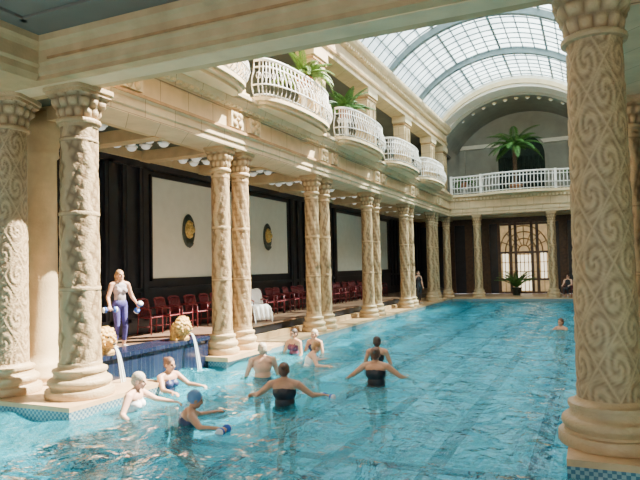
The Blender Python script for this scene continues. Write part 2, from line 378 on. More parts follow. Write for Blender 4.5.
for s in (1,-1):
    X=lambda x: mir(x,s)
    side='left' if s>0 else 'right'
    b=MB(); b.prism(mprof(low_prof(),s),7.6,YF+.0,'y',ASH)
    b.box(X(-7.575),X(-7.50),7.7,36,5.235,5.295,BAND)
    y=8.0
    while y<36: b.box(X(-7.56),X(-7.45),y,y+.10,5.80,5.90,STONE2); y+=.2
    for y in [8.1]+ROWS:
        for dy in (-.42,.42):
            b.box(X(-7.62),X(-7.50),y+dy-.26,y+dy+.26,5.34,5.71,STONE2)
            for a in range(4): b.ell((X(-7.50),y+dy-.11+.22*(a%2),5.43+.2*(a//2)),(.05,.09,.08),STONE)
            b.ell((X(-7.50),y+dy,5.53),(.07,.06,.06),STONE)
    b.obj('trim_lower_'+side)
    b=MB(); b.prism(mprof(up_prof(),s),7.7,YF,'y',ASH)
    y=8.0
    while y<36: b.box(X(-7.74),X(-7.58),y,y+.12,9.88,9.98,STONE2); y+=.24
    b.box(X(-7.74),X(-7.68),7.9,36,9.30,9.40,BAND)
    for y in [8.15]+ROWS+[36.1]:
        w=.5
        b.box(X(-8.35),X(-7.82),y-w,y+w,6.12,9.1,ASH)
        b.box(X(-8.40),X(-7.74),y-w-.06,y+w+.06,6.12,6.42,STONE2)
        b.box(X(-8.40),X(-7.74),y-w-.06,y+w+.06,8.80,9.1,STONE2); b.box(X(-8.38),X(-7.78),y-w-.03,y+w+.03,8.68,8.74,BAND)
        for dy in (-.25,.25): b.box(X(-7.83),X(-7.78),y+dy-.14,y+dy+.14,6.6,8.55,STONE)
    b.obj('gallery_wall_'+side)
    b=MB(); b.box(X(-10.8),X(-8.45),7.6,YB,5.15,6.10,AISLEC)
    for y in ROWS+[8.3,15.07,20.2,25.4,30.5,36.5,10.4]: b.box(X(-10.8),X(-8.45),y-.18,y+.18,4.88,5.15,STONE)
    b.box(X(-10.8),X(-10.6),7.6,YB,4.9,5.15,STONE); b.box(X(-8.6),X(-8.45),7.9,YB,4.9,5.15,STONE)
    b.box(X(-10.8),X(-8.45),6.9,YB,9.2,9.35,CEILM)
    b.obj('ceiling_aisle_'+side)
    b=MB(); y=8.6
    while y<36:
        if min(abs(y-r) for r in ROWS+[8.3,15.07,20.2,25.4,30.5,10.4])>.28:
            for x in (-8.85,-9.4,-9.95,-10.4):
                b.lathe((X(x),y,5.15),[(.15,0),(.16,-.03),(.14,-.05)],12,WHITEM); b.ell((X(x),y,5.09),(.12,.12,.08),BULB,10,6)
        y+=.52
    b.obj('ceiling_lamp_array')
    b=MB(); b.box(X(-11.1),X(-10.8),6.9,YB,0,10.6,LUNET)
    b.box(X(-10.8),X(-10.76),7.6,YB,.4,5.15,DARKW)
    y=8.0
    while y<YB-.5:
        inp=(12.6<y<20.9) or (25.4<y<33.5)
        if not inp:
            b.box(X(-10.76),X(-10.68),y,y+.34,.4,5.0,DARKW); b.box(X(-10.70),X(-10.66),y+.1,y+.24,.7,4.8,DARKW)
        y+=.62
    b.box(X(-10.76),X(-10.66),7.6,YB,.4,.8,DARKW); b.box(X(-10.76),X(-10.68),7.6,YB,1.45,1.55,DARKW); b.box(X(-10.76),X(-10.66),7.6,YB,4.72,4.9,DARKW)
    b.obj('wall_'+side)
    for (y0,y1) in ((12.8,20.7),(25.6,33.3)):
        b=MB(); b.box(X(-10.76),X(-10.70),y0,y1,1.78,4.55,PANEL)
        for (a,c,d,e) in ((y0-.06,y1+.06,4.54,4.6),(y0-.06,y1+.06,1.74,1.80)): b.box(X(-10.76),X(-10.66),a,c,d,e,DARKW)
        for a in (y0-.06,y1): b.box(X(-10.76),X(-10.66),a,a+.06,1.74,4.6,DARKW)
        b.obj('wall_panel')
    for i,y in enumerate([9.85,14.65,19.8,24.95,30.1]):
        if s>0: place(BALM,'balcony_balustrade',(-7.38,y,6.125))
        else: place(BALR,'balcony_balustrade',(mir(-7.38,-1),y,6.125),pi)
    b=MB(); b.box(X(-11.1),X(-7.95),6.9,YB,10.6,10.8,LUNET); b.obj('roof_slab_'+side)
# front transverse beam
b=MB(); q0=HN
pr=[(6.75,q0),(7.50,q0),(7.50,q0+.12),(7.53,q0+.14),(7.53,q0+.30),(7.57,q0+.34),(7.52,q0+.38),(7.52,5.8),(7.6,5.95),(7.66,6.05),(7.66,6.12),(6.75,6.12),(6.75,5.72),(6.60,5.70),(6.60,5.60),(6.66,5.56),(6.70,5.50),(6.70,q0+.26),(6.74,q0+.22),(6.74,q0+.12),(6.78,q0+.08)]
b.prism(pr,-11.1,3.8,'x',STONE)
b.box(-11,3.8,6.95,7.3,q0-.015,q0,STONE2)
b.box(-7.6,.3,6.68,6.72,q0+.29,q0+.33,BAND)
b.obj('trim_front_beam')
b=MB()
for s in (1,-1):
    X=lambda x: mir(x,s)
    b.prism([(X(-9.8),q0),(X(-7.9),q0),(X(-7.85),q0+.1),(X(-7.85),q0+.2),(X(-7.80),q0+.24),(X(-7.80),5.5),(X(-7.74),5.56),(X(-7.68),5.6),(X(-7.68),5.72),(X(-9.8),5.72)],-3,6.75,'y',STONE)
b.obj('trim_near_beams')
b=MB(); b.box(-12,4.7,-3,6.75,5.70,5.95,CEILM)
for (x0,x1) in ((-7.4,.1),): 
    for (a,c,d,e) in ((x0,x1,6.0,6.1),(x0,x1,.6,.7),): b.box(a,c,d,e,5.66,5.7,CEILM)
    b.box(x0,x0+.1,.6,6.1,5.66,5.7,CEILM); b.box(x1-.1,x1,.6,6.1,5.66,5.7,CEILM)
b.obj('ceiling')
b=MB(); b.box(-12.2,-12,-3,6.9,PB,5.9,STONE2); b.obj('wall_near_left')
b=MB(); b.box(4.7,4.9,-3,6.9,PB,5.9,STONE2); b.obj('wall_near_right')
b=MB()
b.box(-12.2,4.9,-3.2,-3,PB,1.0,STONE2); b.box(-12.2,4.9,-3.2,-3,5.0,5.9,STONE2)
for x in (-12.2,-8.9,-5.6,-2.3,1.0,4.3): b.box(x,x+.6,-3.2,-3,1.0,5.0,STONE2)
b.obj('wall_behind')
for i,x in enumerate((-11.6,-8.3,-5.0,-1.7,1.6)):  # unseen window bars added in the back wall to frame the fill light
    b=MB(); 
    for k in range(4): b.box(x+k*.88,x+k*.88+.06,-3.14,-3.06,1.0,5.0,WHITEM)
    for z in (1.0,2.3,3.6,4.94): b.box(x,x+2.7,-3.14,-3.06,z,z+.06,WHITEM)
    b.obj('window_%d'%(i+1))
b=MB(); pts=[(-11.1,6.12),(3.8,6.12),(3.8,10.6)]+[(C+W-2*W*i/24,arcz(C+W-2*W*i/24,.2)) for i in range(25)]+[(-11.1,10.6)]
b.prism([(p[0],p[1]) for p in pts],6.9,7.45,'y',ASH); b.obj('wall_front')
# ---------------------------------------------------------------- skylight
b=MB(); y0,y1=20.3,35.3; n=24
xs=[C-W+.05+(2*W-.1)*i/n for i in range(n+1)]
vs=[];fs=[]
ny=20
for j in range(ny+1):
    for x in xs: vs.append((x,y0+(y1-y0)*j/ny,arcz(x)))
for j in range(ny):
    for i in range(n): fs.append((j*(n+1)+i,j*(n+1)+i+1,(j+1)*(n+1)+i+1,(j+1)*(n+1)+i))
b.add(vs,fs,GLASS); 
def ribar(y,w,h,mat,off=0):
    poly_o=[(C-W+2*W*i/32,arcz(C-W+2*W*i/32,off)) for i in range(33)]
    poly_i=[(p[0],p[1]-h) for p in poly_o][::-1]
    b.prism(poly_o+poly_i,y-w/2,y+w/2,'y',mat)
y=20.4
while y<35.3: ribar(y,.045,.05,STEEL); y+=.66
for y in (7.9,20.3): ribar(y,.20,.26,STEEL,.05)
for y in (25.37,30.5): ribar(y,.26,.34,STEEL,.05)
m=16
for i in range(m+1):
    x=C-W+.05+(2*W-.1)*i/m
    w=.02 if i%4 else .045
    b.prism([(x-w,arcz(x)-.03),(x+w,arcz(x)-.03),(x+w,arcz(x)+.05),(x-w,arcz(x)+.05)],20.3,35.5,'y',STEEL)
b.obj('window_skylight')
b=MB()
def archring(y0,y1,o0,o1,mat,nn=40):
    A=[(C-W+2*W*i/nn) for i in range(nn+1)]
    out=[(x,arcz(x,o1)) for x in A]; inn=[(x,arcz(x,o1)-(o1-o0)) for x in A][::-1]
    b.prism(out+inn,y0,y1,'y',mat)
archring(35.3,36.6,-.62,.1,PLAST); archring(35.15,35.4,-.45,-.2,STONE2); archring(36.6,40.9,-.75,-.45,LUNET)
pts=[(-11.1,10.6),(-11.1,13.2),(3.8,13.2),(3.8,10.6)]+[(C+W-2*W*i/24,arcz(C+W-2*W*i/24,.0)-.05) for i in range(25)]
b.prism(pts,36.3,36.9,'y',LUNET)
b.obj('trim_far_arch')
b=MB()
for i in range(13):
    x=C-W+.5+(2*W-1.0)*i/12
    b.lathe((x,37.1,arcz(x)-.78),[(.13,.02),(.14,-.03),(.11,-.06)],12,STONE2); b.ell((x,37.1,arcz(x)-.83),(.09,.09,.07),WHITEM,10,6)
b.obj('arch_lamp_array')
# far end wall
b=MB()
b.box(-11.1,3.8,YB,YB+.3,0,13.2,LUNET)
for (x0,x1) in ((-10.8,-5.45),(-2.35,3.5)): b.box(x0,x1,YB-.08,YB,0,4.95,DARKW)
for x in (-8.6,-7.4,-6.3,-1.5,-.3,.9): b.box(x-.25,x+.25,YB-.16,YB-.08,0,4.9,WOOD)
b.box(-10.8,3.5,YB-.14,YB-.0,4.6,5.15,WOOD)
for x in (-7.7,-6.0,-1.3,.4): b.box(x-.22,x+.22,YB-.12,YB,6.12,9.7,LUNET)
b.box(-8,.7,YB-.16,YB,9.7,9.95,PLAST)
b.obj('wall_far')
b=MB()
hw=1.45; aa=[(-3.85-hw,6.12),(-3.85+hw,6.12)]+[(-3.85+hw*math.cos(t),8.9+hw*math.sin(t)) for t in [pi*k/16 for k in range(17)]]
b.prism(aa,YB-.2,YB-.01,'y',DARKG)
ri=[(-3.85+(hw+.14)*math.cos(pi*k/16),8.9+(hw+.14)*math.sin(pi*k/16)) for k in range(17)]+[(-3.85+hw*math.cos(pi*k/16),8.9+hw*math.sin(pi*k/16)) for k in range(16,-1,-1)]
b.prism(ri,YB-.3,YB-.2,'y',LUNET)
for sx in (-1,1): b.box(-3.85+sx*hw,-3.85+sx*(hw+.14),YB-.3,YB-.2,6.12,8.9,LUNET)
for k in range(12): 
    x=-3.85-hw+.12+k*(2*hw-.24)/11; b.tube([(x,YB-.2,6.15),(x+.03,YB-.23,7.5),(x,YB-.2,8.9)],.07,DARKG,6)
b.obj('window_arched_drape')
b=MB()
prf=[(37.0,4.9),(36.15,4.9),(36.15,5.04),(36.10,5.06),(36.10,5.25),(36.05,5.3),(36.12,5.33),(36.12,5.75),(36.0,5.9),(35.9,6.0),(35.9,6.12),(37.0,6.12)]
b.prism(prf,-8.4,mir(-8.4,-1),'x',ASH)
x=-7.4
while x<.2: b.box(x,x+.1,35.95,36.12,5.78,5.88,STONE2); x+=.2
b.box(-10.8,3.5,36.9,YB,5.15,6.12,AISLEC)
for y in (38.2,39.6): b.box(-10.8,3.5,y-.15,y+.15,4.9,5.15,STONE)
b.obj('trim_far_entablature')
b=MB()
xl,xr=-7.45,.15
def fy(x): return 36.0-.55*math.exp(-((x-C)/1.9)**4)
def q(x,z,o): return (x,fy(x)-o,z)
x=xl
while x<=xr+.01:
    b.tube([q(x,6.12,-.02),q(x,6.32,.08),q(x,6.5,.13),q(x,6.68,.10),q(x,6.9,0),q(x,7.16,-.03)],.022,WHITEM,5); x+=.19
for z,o,r in ((7.18,-.03,.05),(6.2,.0,.03),(6.5,.13,.028),(6.98,-.02,.025)):
    b.tube([q(xl+(xr-xl)*i/40,z,o) for i in range(41)],r,WHITEM,6)
for x in (xl,-5.7,-1.6,xr): b.box(x-.07,x+.07,fy(x)-.06,fy(x)+.08,6.12,7.25,WHITEM)
poly=[(xl,36.3)]+[(xl+(xr-xl)*i/30,fy(xl+(xr-xl)*i/30)-.12) for i in range(31)]+[(xr,36.3)]
b.prism(poly,5.98,6.12,'z',STONE2)
b.obj('far_balustrade')
# door
b=MB(); dx0,dx1=-5.45,-2.35; dc=(dx0+dx1)/2
b.box(dx0,dx1,YB-.05,YB-.01,0,4.6,DOORG)
b.box(dc-.42,dc+.42,YB-.07,YB-.05,.2,2.5,DOORB); b.box(dx0+.2,dx0+.55,YB-.07,YB-.05,.9,2.6,DOORB); b.box(dx1-.55,dx1-.2,YB-.07,YB-.05,.9,2.6,DOORB)
for x in (dx0,dx0+.72,dc-.5,dc+.5,dx1-.72,dx1): b.box(x-.09,x+.09,YB-.18,YB-.07,0,4.6,WOOD)
for z in (.0,.85,2.6,4.45): b.box(dx0,dx1,YB-.16,YB-.07,z,z+.14,WOOD)
for x in (dc,dx0+.36,dx1-.36,dc-.25,dc+.25): b.box(x-.025,x+.025,YB-.14,YB-.07,0,2.6,BRASS)
for z in (1.4,2.0): b.box(dx0,dx1,YB-.14,YB-.07,z,z+.05,BRASS)
for r in (.35,.75,1.15,1.5):
    b.tube([(dc+r*math.cos(pi*k/16),YB-.13,2.75+r*1.1*math.sin(pi*k/16)) for k in range(17)],.045,BRASS,6)
for k in range(1,8): 
    a=pi*k/8; b.tube([(dc+.35*math.cos(a),YB-.13,2.75+.38*math.sin(a)),(dc+1.5*math.cos(a),YB-.13,2.75+1.65*math.sin(a))],.03,BRASS,5)
for x in (dc-.1,dc+.1): b.tube([(x,YB-.2,1.0),(x,YB-.22,1.2),(x,YB-.2,1.4)],.02,GOLD)
b.obj('door_1')
# ---------------------------------------------------------------- plants
def frond(b,base,az,el,L,droop,mat,lw=.5,n=16,seed=0,wd=.028):
    base=Vector(base); h=Vector((math.cos(az),math.sin(az),0)); pts=[]
    p=base.copy(); a=el
    for k in range(n+1):
        pts.append(p.copy()); a-=droop/n; p=p+(h*math.cos(a)+Vector((0,0,math.sin(a))))*(L/n)
    b.tube(pts,.02,mat,4,.006)
    side=Vector((-h.y,h.x,0))
    for k in range(2,n+1):
        t=k/n; l=lw*math.sin(pi*min(1,t*.85+.12))**.6
        d=(pts[k]-pts[k-1]).normalized()
        for sg in (-1,1):
            for f in (0,.5):
                o=pts[k-1].lerp(pts[k],f)
                dr=(side*sg*.85+d*.55+Vector((0,0,-.35))).normalized()
                tip=o+dr*l; w=d*wd
                mid=o+dr*l*.5+Vector((0,0,.03))
                b.add([o-w*.4,o+w*.4,mid+w,tip,mid-w],[(0,1,2,3,4)],mat)
def pot(b,c,r,h,mat=TERRA):
    b.lathe(c,[(r*.65,0),(r*.7,.02),(r*.95,h*.85),(r*1.08,h*.86),(r*1.08,h),(r*.9,h),(r*.88,h*.9)],24,mat)
b=MB(); pot(b,(0,0,0),.38,.6)
b.tube([(0,0,.5),(.03,0,1.2),(0,.02,2.2),(0,0,3.0)],.13,TRUNK,10,.10)
for k in range(25): b.lathe((0,0,.6+k*.095),[(.115,0),(.14,.05),(.12,.06)],10,TRUNK)
rg=random.Random(2)
for k in range(24): frond(b,(0,0,2.95),k*2.4,1.35-.05*k+rg.uniform(-.1,.1),1.9+rg.uniform(-.2,.2),1.5,LEAF,.36)
b.obj('potted_palm',(-3.95,37.9,6.12))
b=MB(); pot(b,(0,0,0),.3,.5,BRONZE)
for k in range(20): frond(b,(0,0,.45),k*2.4,1.45-.03*k,1.5,1.1,LEAF,.2,12)
b.obj('potted_plant',(-4.2,38.6,0),0)
def hang(name,loc,h,n,L,mat,up=1.2,sd=1,lw=.2,wd=.028,dr=(1.2,2.4)):
    b=MB(); pot(b,(0,0,h),.24,.34); r=random.Random(sd)
    b.lathe((0,0,0),[(.22,0),(.22,.05),(.08,.1),(.08,h-.06),(.2,h-.04),(.2,h)],16,WHITEM)
    for k in range(n): frond(b,(0,0,h+.32),k*2.4+r.uniform(-.2,.2),up-r.uniform(0,.9),L*r.uniform(.7,1.1),r.uniform(*dr),mat,lw,12,wd=wd)
    b.obj(name,loc)
hang('potted_fern',(-7.25,15.25,6.22),.85,34,1.15,LEAF2,1.45,1,.16,.026)
hang('potted_palm',(-7.55,19.2,6.22),.85,22,1.15,LEAF,1.45,2,.20,.024,(.9,1.8))
hang('potted_fern',(-7.0,37.6,6.12),.6,18,1.0,LEAF,1.3,3)
hang('potted_fern',(-.5,37.6,6.12),.8,18,1.1,LEAF,1.3,4)
# ---------------------------------------------------------------- chairs
def chair():
    b=MB()
    for sx in (-.22,.22):
        b.tube([(sx,.20,0),(sx,.19,.43),(sx,.19,.62)],.018,RED,6)
        b.tube([(sx,-.24,0),(sx,-.20,.42),(sx,-.23,.65),(sx,-.29,.86)],.018,RED,6)
        b.tube([(sx*1.05,-.23,.64),(sx*1.1,0,.67),(sx*1.05,.20,.63)],.024,RED,6)
        b.tube([(sx,.19,.2),(sx,-.22,.2)],.01,RED,5)
    vs=[];fs=[];n=8
    for j in range(n+1):
        for i in range(n+1):
            u=i/n-.5; v=j/n-.5
            vs.append((u*.46,v*.42,.45-.03*math.cos(u*pi)*math.cos(v*pi)))
    for j in range(n+1):
        for i in range(n+1):
            u=i/n-.5; v=j/n-.5; vs.append((u*.46,v*.42,.42-.03*math.cos(u*pi)*math.cos(v*pi)))
    K=(n+1)**2
    for j in range(n):
        for i in range(n):
            a=j*(n+1)+i; fs+= [(a,a+1,a+n+2,a+n+1),(a+K,a+K+n+1,a+K+n+2,a+K+1)]
    for i in range(n): 
        fs+=[(i,i+K,i+K+1,i+1)]; a=n*(n+1)+i; fs+=[(a,a+1,a+K+1,a+K)]
        a=i*(n+1); fs+=[(a,a+n+1,a+K+n+1,a+K)]; a+=n; fs+=[(a,a+K,a+K+n+1,a+n+1)]
    b.add(vs,fs,RED,True)
    for k in range(7):
        x=-.19+k*.063; b.tube([(x,-.21,.46),(x,-.235,.66),(x,-.285,.84)],.018,RED,5)
    b.tube([(-.22,-.29,.85),(-.1,-.315,.885),(.1,-.315,.885),(.22,-.29,.85)],.028,RED,6)
    return b.mesh('armchair')
CH=chair()
y=12.2
k=0
while y<31:
    if not(15.6<y<17.3) and not (22.0<y<23.0): place(CH,'red_chair',(-10.25+.04*math.sin(k*2.1),y,.40),-pi/2+.08*math.sin(k*1.7))
    y+=.66; k+=1
# ---------------------------------------------------------------- SDF-tagged remeshed figures
def _cap_mesh(bm,a,b,ra,rb):
    a=Vector(a); b=Vector(b); d=b-a; d.normalize()
    u=d.orthogonal().normalized(); w=d.cross(u); n=16; rings=[]
    K=5
    for k in range(K+1):
        t=-pi/2+ (pi/2)*k/K; rings.append((a+d*(ra*math.sin(t)),ra*math.cos(t)))
    for k in range(K+1):
        t=(pi/2)*k/K; rings.append((b+d*(rb*math.sin(t)),rb*math.cos(t)))
    vr=[]
    for c,r in rings:
        r=max(r,1e-4); vr.append([bm.verts.new(c+u*r*math.cos(2*pi*i/n)+w*r*math.sin(2*pi*i/n)) for i in range(n)])
    for k in range(len(vr)-1):
        for i in range(n): bm.faces.new((vr[k][i],vr[k][(i+1)%n],vr[k+1][(i+1)%n],vr[k+1][i]))
    bm.faces.new(vr[0][::-1]); bm.faces.new(vr[-1])
def build(name,prims,tagm,voxel,loc,rot,smooth=2,parent=None,pname='body'):
    bm=bmesh.new()
    for p in prims:
        if p[0]=='cap': _cap_mesh(bm,p[1],p[2],p[3],p[4])
        else:
            M=Matrix.Translation(p[1])@(p[3].to_4x4() if p[3] else Matrix.Identity(4))@Matrix.Diagonal((*p[2],1))
            bmesh.ops.create_uvsphere(bm,u_segments=20,v_segments=14,radius=1,matrix=M)
    bmesh.ops.recalc_face_normals(bm,faces=bm.faces)
    me=bpy.data.meshes.new(name+'_src'); bm.to_mesh(me); bm.free()
    o=bpy.data.objects.new(name+'_src',me); sc.collection.objects.link(o)
    r=o.modifiers.new('r','REMESH'); r.mode='VOXEL'; r.voxel_size=voxel
    s=o.modifiers.new('s','SMOOTH'); s.iterations=smooth; s.factor=.5
    dg=bpy.context.evaluated_depsgraph_get(); ev=o.evaluated_get(dg)
    m2=bpy.data.meshes.new_from_object(ev); bpy.data.objects.remove(o); bpy.data.meshes.remove(me)
    m2.name=name
    tags=[]; 
    for p in prims:
        if p[-1] not in tags: tags.append(p[-1])
    m2.materials.clear()
    for t in tags: m2.materials.append(tagm[t])
    nf=len(m2.polygons); cs=np.zeros(nf*3); m2.polygons.foreach_get('center',cs); cs=cs.reshape(-1,3)
    best=np.full(nf,1e9); idx=np.zeros(nf,int)
    for p in prims:
        if p[0]=='cap':
            a=np.array(p[1]);bb=np.array(p[2]); ab=bb-a; t=np.clip(((cs-a)@ab)/max(ab@ab,1e-9),0,1)
            d=np.linalg.norm(cs-(a+t[:,None]*ab),axis=1)-(p[3]+(p[4]-p[3])*t)
        else:
            q=cs-np.array(p[1]); 
            if p[3]: q=q@np.array(p[3])
            rr=np.array(p[2]); k0=np.linalg.norm(q/rr,axis=1); k1=np.linalg.norm(q/(rr*rr),axis=1); d=k0*(k0-1)/np.maximum(k1,1e-6)
        mk=d<best; best[mk]=d[mk]; idx[mk]=tags.index(p[-1])
    m2.polygons.foreach_set('material_index',idx.tolist()); m2.polygons.foreach_set('use_smooth',[True]*nf); m2.update()
    return place(m2,name if parent is None else pname,loc,rot,parent)
SKIN=[pmat('skin_fair',(.70,.41,.28),.5,var=.06,scale=9),pmat('skin_tan',(.54,.29,.175),.5,var=.08,scale=9)]
EYE=pmat('eye_dark',(.03,.02,.02),.2); LIP=pmat('lips',(.55,.2,.18),.4)
def hm(n,c): return pmat('hair_'+n,c,.5,var=.4,scale=40,bump=.4,bscale=60)
HGREY=hm('grey',(.58,.50,.38)); HBR=hm('brown',(.13,.06,.035)); HBL=hm('blond',(.42,.23,.10)); HDK=hm('dark',(.04,.025,.02)); CAPB=pmat('blue_bathing_cap',(.12,.28,.50),.35)
SW_BK=pmat('black_swimsuit',(.012,.012,.018),.5); SW_NV=pmat('navy_swimsuit',(.02,.03,.10),.5); SW_WH=pmat('white_top',(.82,.83,.84),.6); SW_RD=pmat('plum_swimsuit',(.15,.03,.07),.5)
TOPG=pmat('grey_lilac_top',(.36,.31,.33),.7); PANT=pmat('violet_blue_leggings',(.06,.05,.22),.7,var=.3,scale=14); DARKC=pmat('dark_clothes',(.03,.03,.035),.8); SHOE=pmat('shoe',(.5,.5,.5),.6)
def person(name,loc,yaw,S=1.0,bend=0,lean=0,arms=None,suit='one',suitm=SW_BK,hair=HBR,style='short',skin=0,stout=1.0,headyaw=0,headpitch=0,voxel=.010,sit=False,curl=.4,extra=None):
    P=[]; V=Vector
    pz=.93-bend
    hipz=.88-bend
    Rl=Matrix.Rotation(-lean,3,'X'); piv=V((0,0,pz))
    def T(x,y,z): return piv+Rl@(V((x,y,z-bend))-piv)
    def cap(a,b,ra,rb,t): P.append(('cap',tuple(V(a)*S),tuple(V(b)*S),ra*S,rb*S,t))
    def ell(c,r,R,t): P.append(('ell',tuple(V(c)*S),tuple(x*S for x in r),R,t))
    st=stout
    t_low={'one':'suit','bikini':'suit','trunks':'suit','clothes':'pants'}[suit]
    t_mid={'one':'suit','bikini':'skin','trunks':'skin','clothes':'suit'}[suit]
    t_up={'one':'suit','bikini':'suit','trunks':'skin','clothes':'suit'}[suit]
    t_leg={'clothes':'pants'}.get(suit,'skin')
    ell(T(0,0,.94),(.165*st,.115*st,.13),Rl,t_low)
    for sx in (-1,1): ell(T(sx*.075,-.055,.90),(.085*st,.085*st,.09),Rl,t_low)
    ell(T(0,.005,1.08),(.128*st,.098*st,.15),Rl,t_mid)
    ell(T(0,-.005,1.23),(.150*st,.108*st,.15),Rl,t_up if suit!='one' else 'suit')
    ell(T(0,-.005,1.31),(.155*st,.095*st,.10),Rl,'skin' if suit in('one','bikini','trunks') else 'suit')
    for sx in (-1,1):
        ell(T(sx*.07,.082*st,1.22),(.062*st,.055*st,.062),Rl,t_up)
        if suit=='one' or suit=='clothes':
            cap(T(sx*.085,.085*st,1.28),T(sx*.10,.0,1.402),.014,.014,'suit'); cap(T(sx*.10,.0,1.402),T(sx*.07,-.095*st,1.27),.014,.014,'suit')
        cap(T(sx*.02,-.01,1.40),T(sx*.165,-.005,1.355),.05,.055,'skin')
    cap(T(0,-.01,1.36),T(0,.012,1.47),.056,.05,'skin')
    for sx in (-1,1):
        hip=V((sx*.085,0,hipz)); ank=V((sx*.10,-.03,.085))
        if sit: knee=V((sx*.10,.42,hipz+.0)); ank=V((sx*.11,.40,.09))
        else:
            d=ank-hip; L=.405; h=math.sqrt(max(L*L-(d.length/2)**2,0)); knee=(hip+ank)/2+V((0,h,0))
        cap(hip,knee,.088*st,.056,t_leg); 
        if suit=='clothes':
            mid=knee.lerp(ank,.75); cap(knee,mid,.058,.045,'pants'); cap(mid,ank,.042,.035,'skin')
        else: cap(knee,ank,.054,.035,'skin')
        cm=knee.lerp(ank,.3)+V((0,-.02,0)); ell(cm,(.046,.05,.11),None,'pants' if suit=='clothes' else 'skin')
        ft='shoe' if suit=='clothes' else 'skin'
        cap(ank+V((0,-.03,-.045)),ank+V((sx*.02,.15,-.055)),.038,.027,ft)
    hands=[]
    arms=arms or {}
    for sx,key in ((-1,'L'),(1,'R')):
        ud,fd=arms.get(key,((sx*.25,0,-1),(sx*.1,.2,-1)))
        sh=T(sx*.185*(.6+.4*st),-.005,1.345); ud=V(ud).normalized(); fd=V(fd).normalized()
        el=sh+ud*.275; wr=el+fd*.245
        at='skin'
        cap(sh,el,.054*(.6+.4*st),.040,at); cap(el,wr,.041,.026,at)
        nrm=V((0,0,1)).cross(fd); 
        if nrm.length<.2: nrm=V((sx,0,0))
        nrm.normalize()
        if abs(fd.z)>.7: n=V((-sx,0,0)); n=(n-fd*n.dot(fd)).normalized(); side=fd.cross(n).normalized(); 
        else: side=nrm*(-sx); n=side.cross(fd).normalized(); n=-n if n.z>0 else n
        if abs(fd.z)>.7 and side.y<0: side=-side
        for k,fl in enumerate((.070,.080,.074,.058)):
            off=side*(.030-.020*k); kn=wr+fd*(.092-.004*abs(k-1))+off
            cap(wr+fd*.01+off*.5,kn,.016,.0135,'skin')
            p=kn
            for seg,fr in enumerate((.45,.32,.25)):
                ang=curl*(.8 if seg==0 else 1.0)*(seg+1)
                dd=(fd*math.cos(ang)+n*math.sin(ang)).normalized(); q_=p+dd*fl*fr*1.05
                cap(p,q_,.0095,.0085,'skin'); p=q_
        b0=wr+fd*.025+side*.022; b1=b0+(side*.75+fd*.6+n*.25).normalized()*.042; b2=b1+(fd*.8+side*.15+n*(.3+curl*.5)).normalized()*.038
        cap(b0,b1,.013,.011,'skin'); cap(b1,b2,.011,.009,'skin')
        hands.append((wr+fd*.085+n*.022,side,n,fd))
    hc=T(0,.015,1.545); Rh=Rl@Matrix.Rotation(headyaw,3,'Z')@Matrix.Rotation(-headpitch,3,'X')
    def Hd(x,y,z): return hc+Rh@V((x,y,z))
    ell(Hd(0,-.012,.022),(.074,.094,.095),Rh,'skin'); ell(Hd(0,.022,-.045),(.056,.066,.068),Rh,'skin'); ell(Hd(0,.062,-.088),(.025,.022,.02),Rh,'skin')
    for sx in (-1,1):
        ell(Hd(sx*.078,-.005,-.012),(.012,.022,.034),Rh,'skin')
        ell(Hd(sx*.03,.076,.004),(.015,.010,.008),Rh,'eye'); cap(Hd(sx*.016,.083,.024),Hd(sx*.045,.074,.024),.006,.005,'hair' if style!='cap' else 'skin')
        ell(Hd(sx*.042,.062,-.028),(.02,.018,.02),Rh,'skin')
    cap(Hd(0,.085,.008),Hd(0,.103,-.026),.009,.014,'skin'); cap(Hd(-.018,.084,-.055),Hd(.018,.084,-.055),.0075,.0075,'lip')
    ell(Hd(0,-.026,.038),(.086,.100,.094),Rh,'hair')
    if style=='short':
        ell(Hd(0,-.055,-.005),(.083,.075,.085),Rh,'hair')
    elif style=='bun':
        ell(Hd(0,-.05,-.0),(.082,.07,.082),Rh,'hair'); ell(Hd(0,-.11,.075),(.045,.045,.042),Rh,'hair')
    elif style=='long':
        for sx in (-1,0,1): cap(Hd(sx*.055,-.05,.0),Hd(sx*.06,-.075+.03*abs(sx),-.16),.05,.03,'hair')
    elif style=='cap': ell(Hd(0,-.03,.03),(.092,.105,.095),Rh,'hair')
    tagm={'skin':SKIN[skin],'suit':suitm,'hair':hair,'eye':EYE,'lip':LIP,'pants':PANT if suit=='clothes' and extra is None else (extra or suitm),'shoe':SHOE}
    o=build(name,P,tagm,voxel,loc,yaw)
    Rz=Matrix.Rotation(yaw,3,'Z')
    return o,[(Vector(loc)+Rz@(h*S),Rz@sd) for h,sd,_,_ in hands]
def dumbbell_mesh():
    b=MB()
    b.lathe((0,0,0),[(.017,-.07),(.017,.07)],12,WHITEF,axis='x')
    for s in (-1,1):
        b.lathe((0,0,0),[(.03,s*.065),(.055,s*.07),(.06,s*.08),(.06,s*.105),(.055,s*.112)],20,BLUEF,axis='x')
        b.lathe((0,0,0),[(.05,s*.112),(.055,s*.118),(.055,s*.135),(.045,s*.145)],20,WHITEF,axis='x')
    return b.mesh('foam_dumbbell')
DB=dumbbell_mesh()
def dumbbell(h):
    p,side=h; o=place(DB,'foam_dumbbell',p); o.rotation_mode='QUATERNION'; o.rotation_quaternion=Vector((1,0,0)).rotation_difference(side)
def face(dx,dy): return math.atan2(dy,dx)-pi/2
o,h=person('aerobics_instructor',(-9.0,9.75,.41),face(1,-.35),.98,arms={'L':((-.35,.05,-1),(-.15,.75,-.75)),'R':((.35,.05,-1),(.2,.75,-.75))},suit='clothes',suitm=TOPG,hair=HBL,style='long',skin=1,voxel=.008,curl=1.15,headpitch=-.15)
for q_ in h: dumbbell(q_)
PF=PB+.015
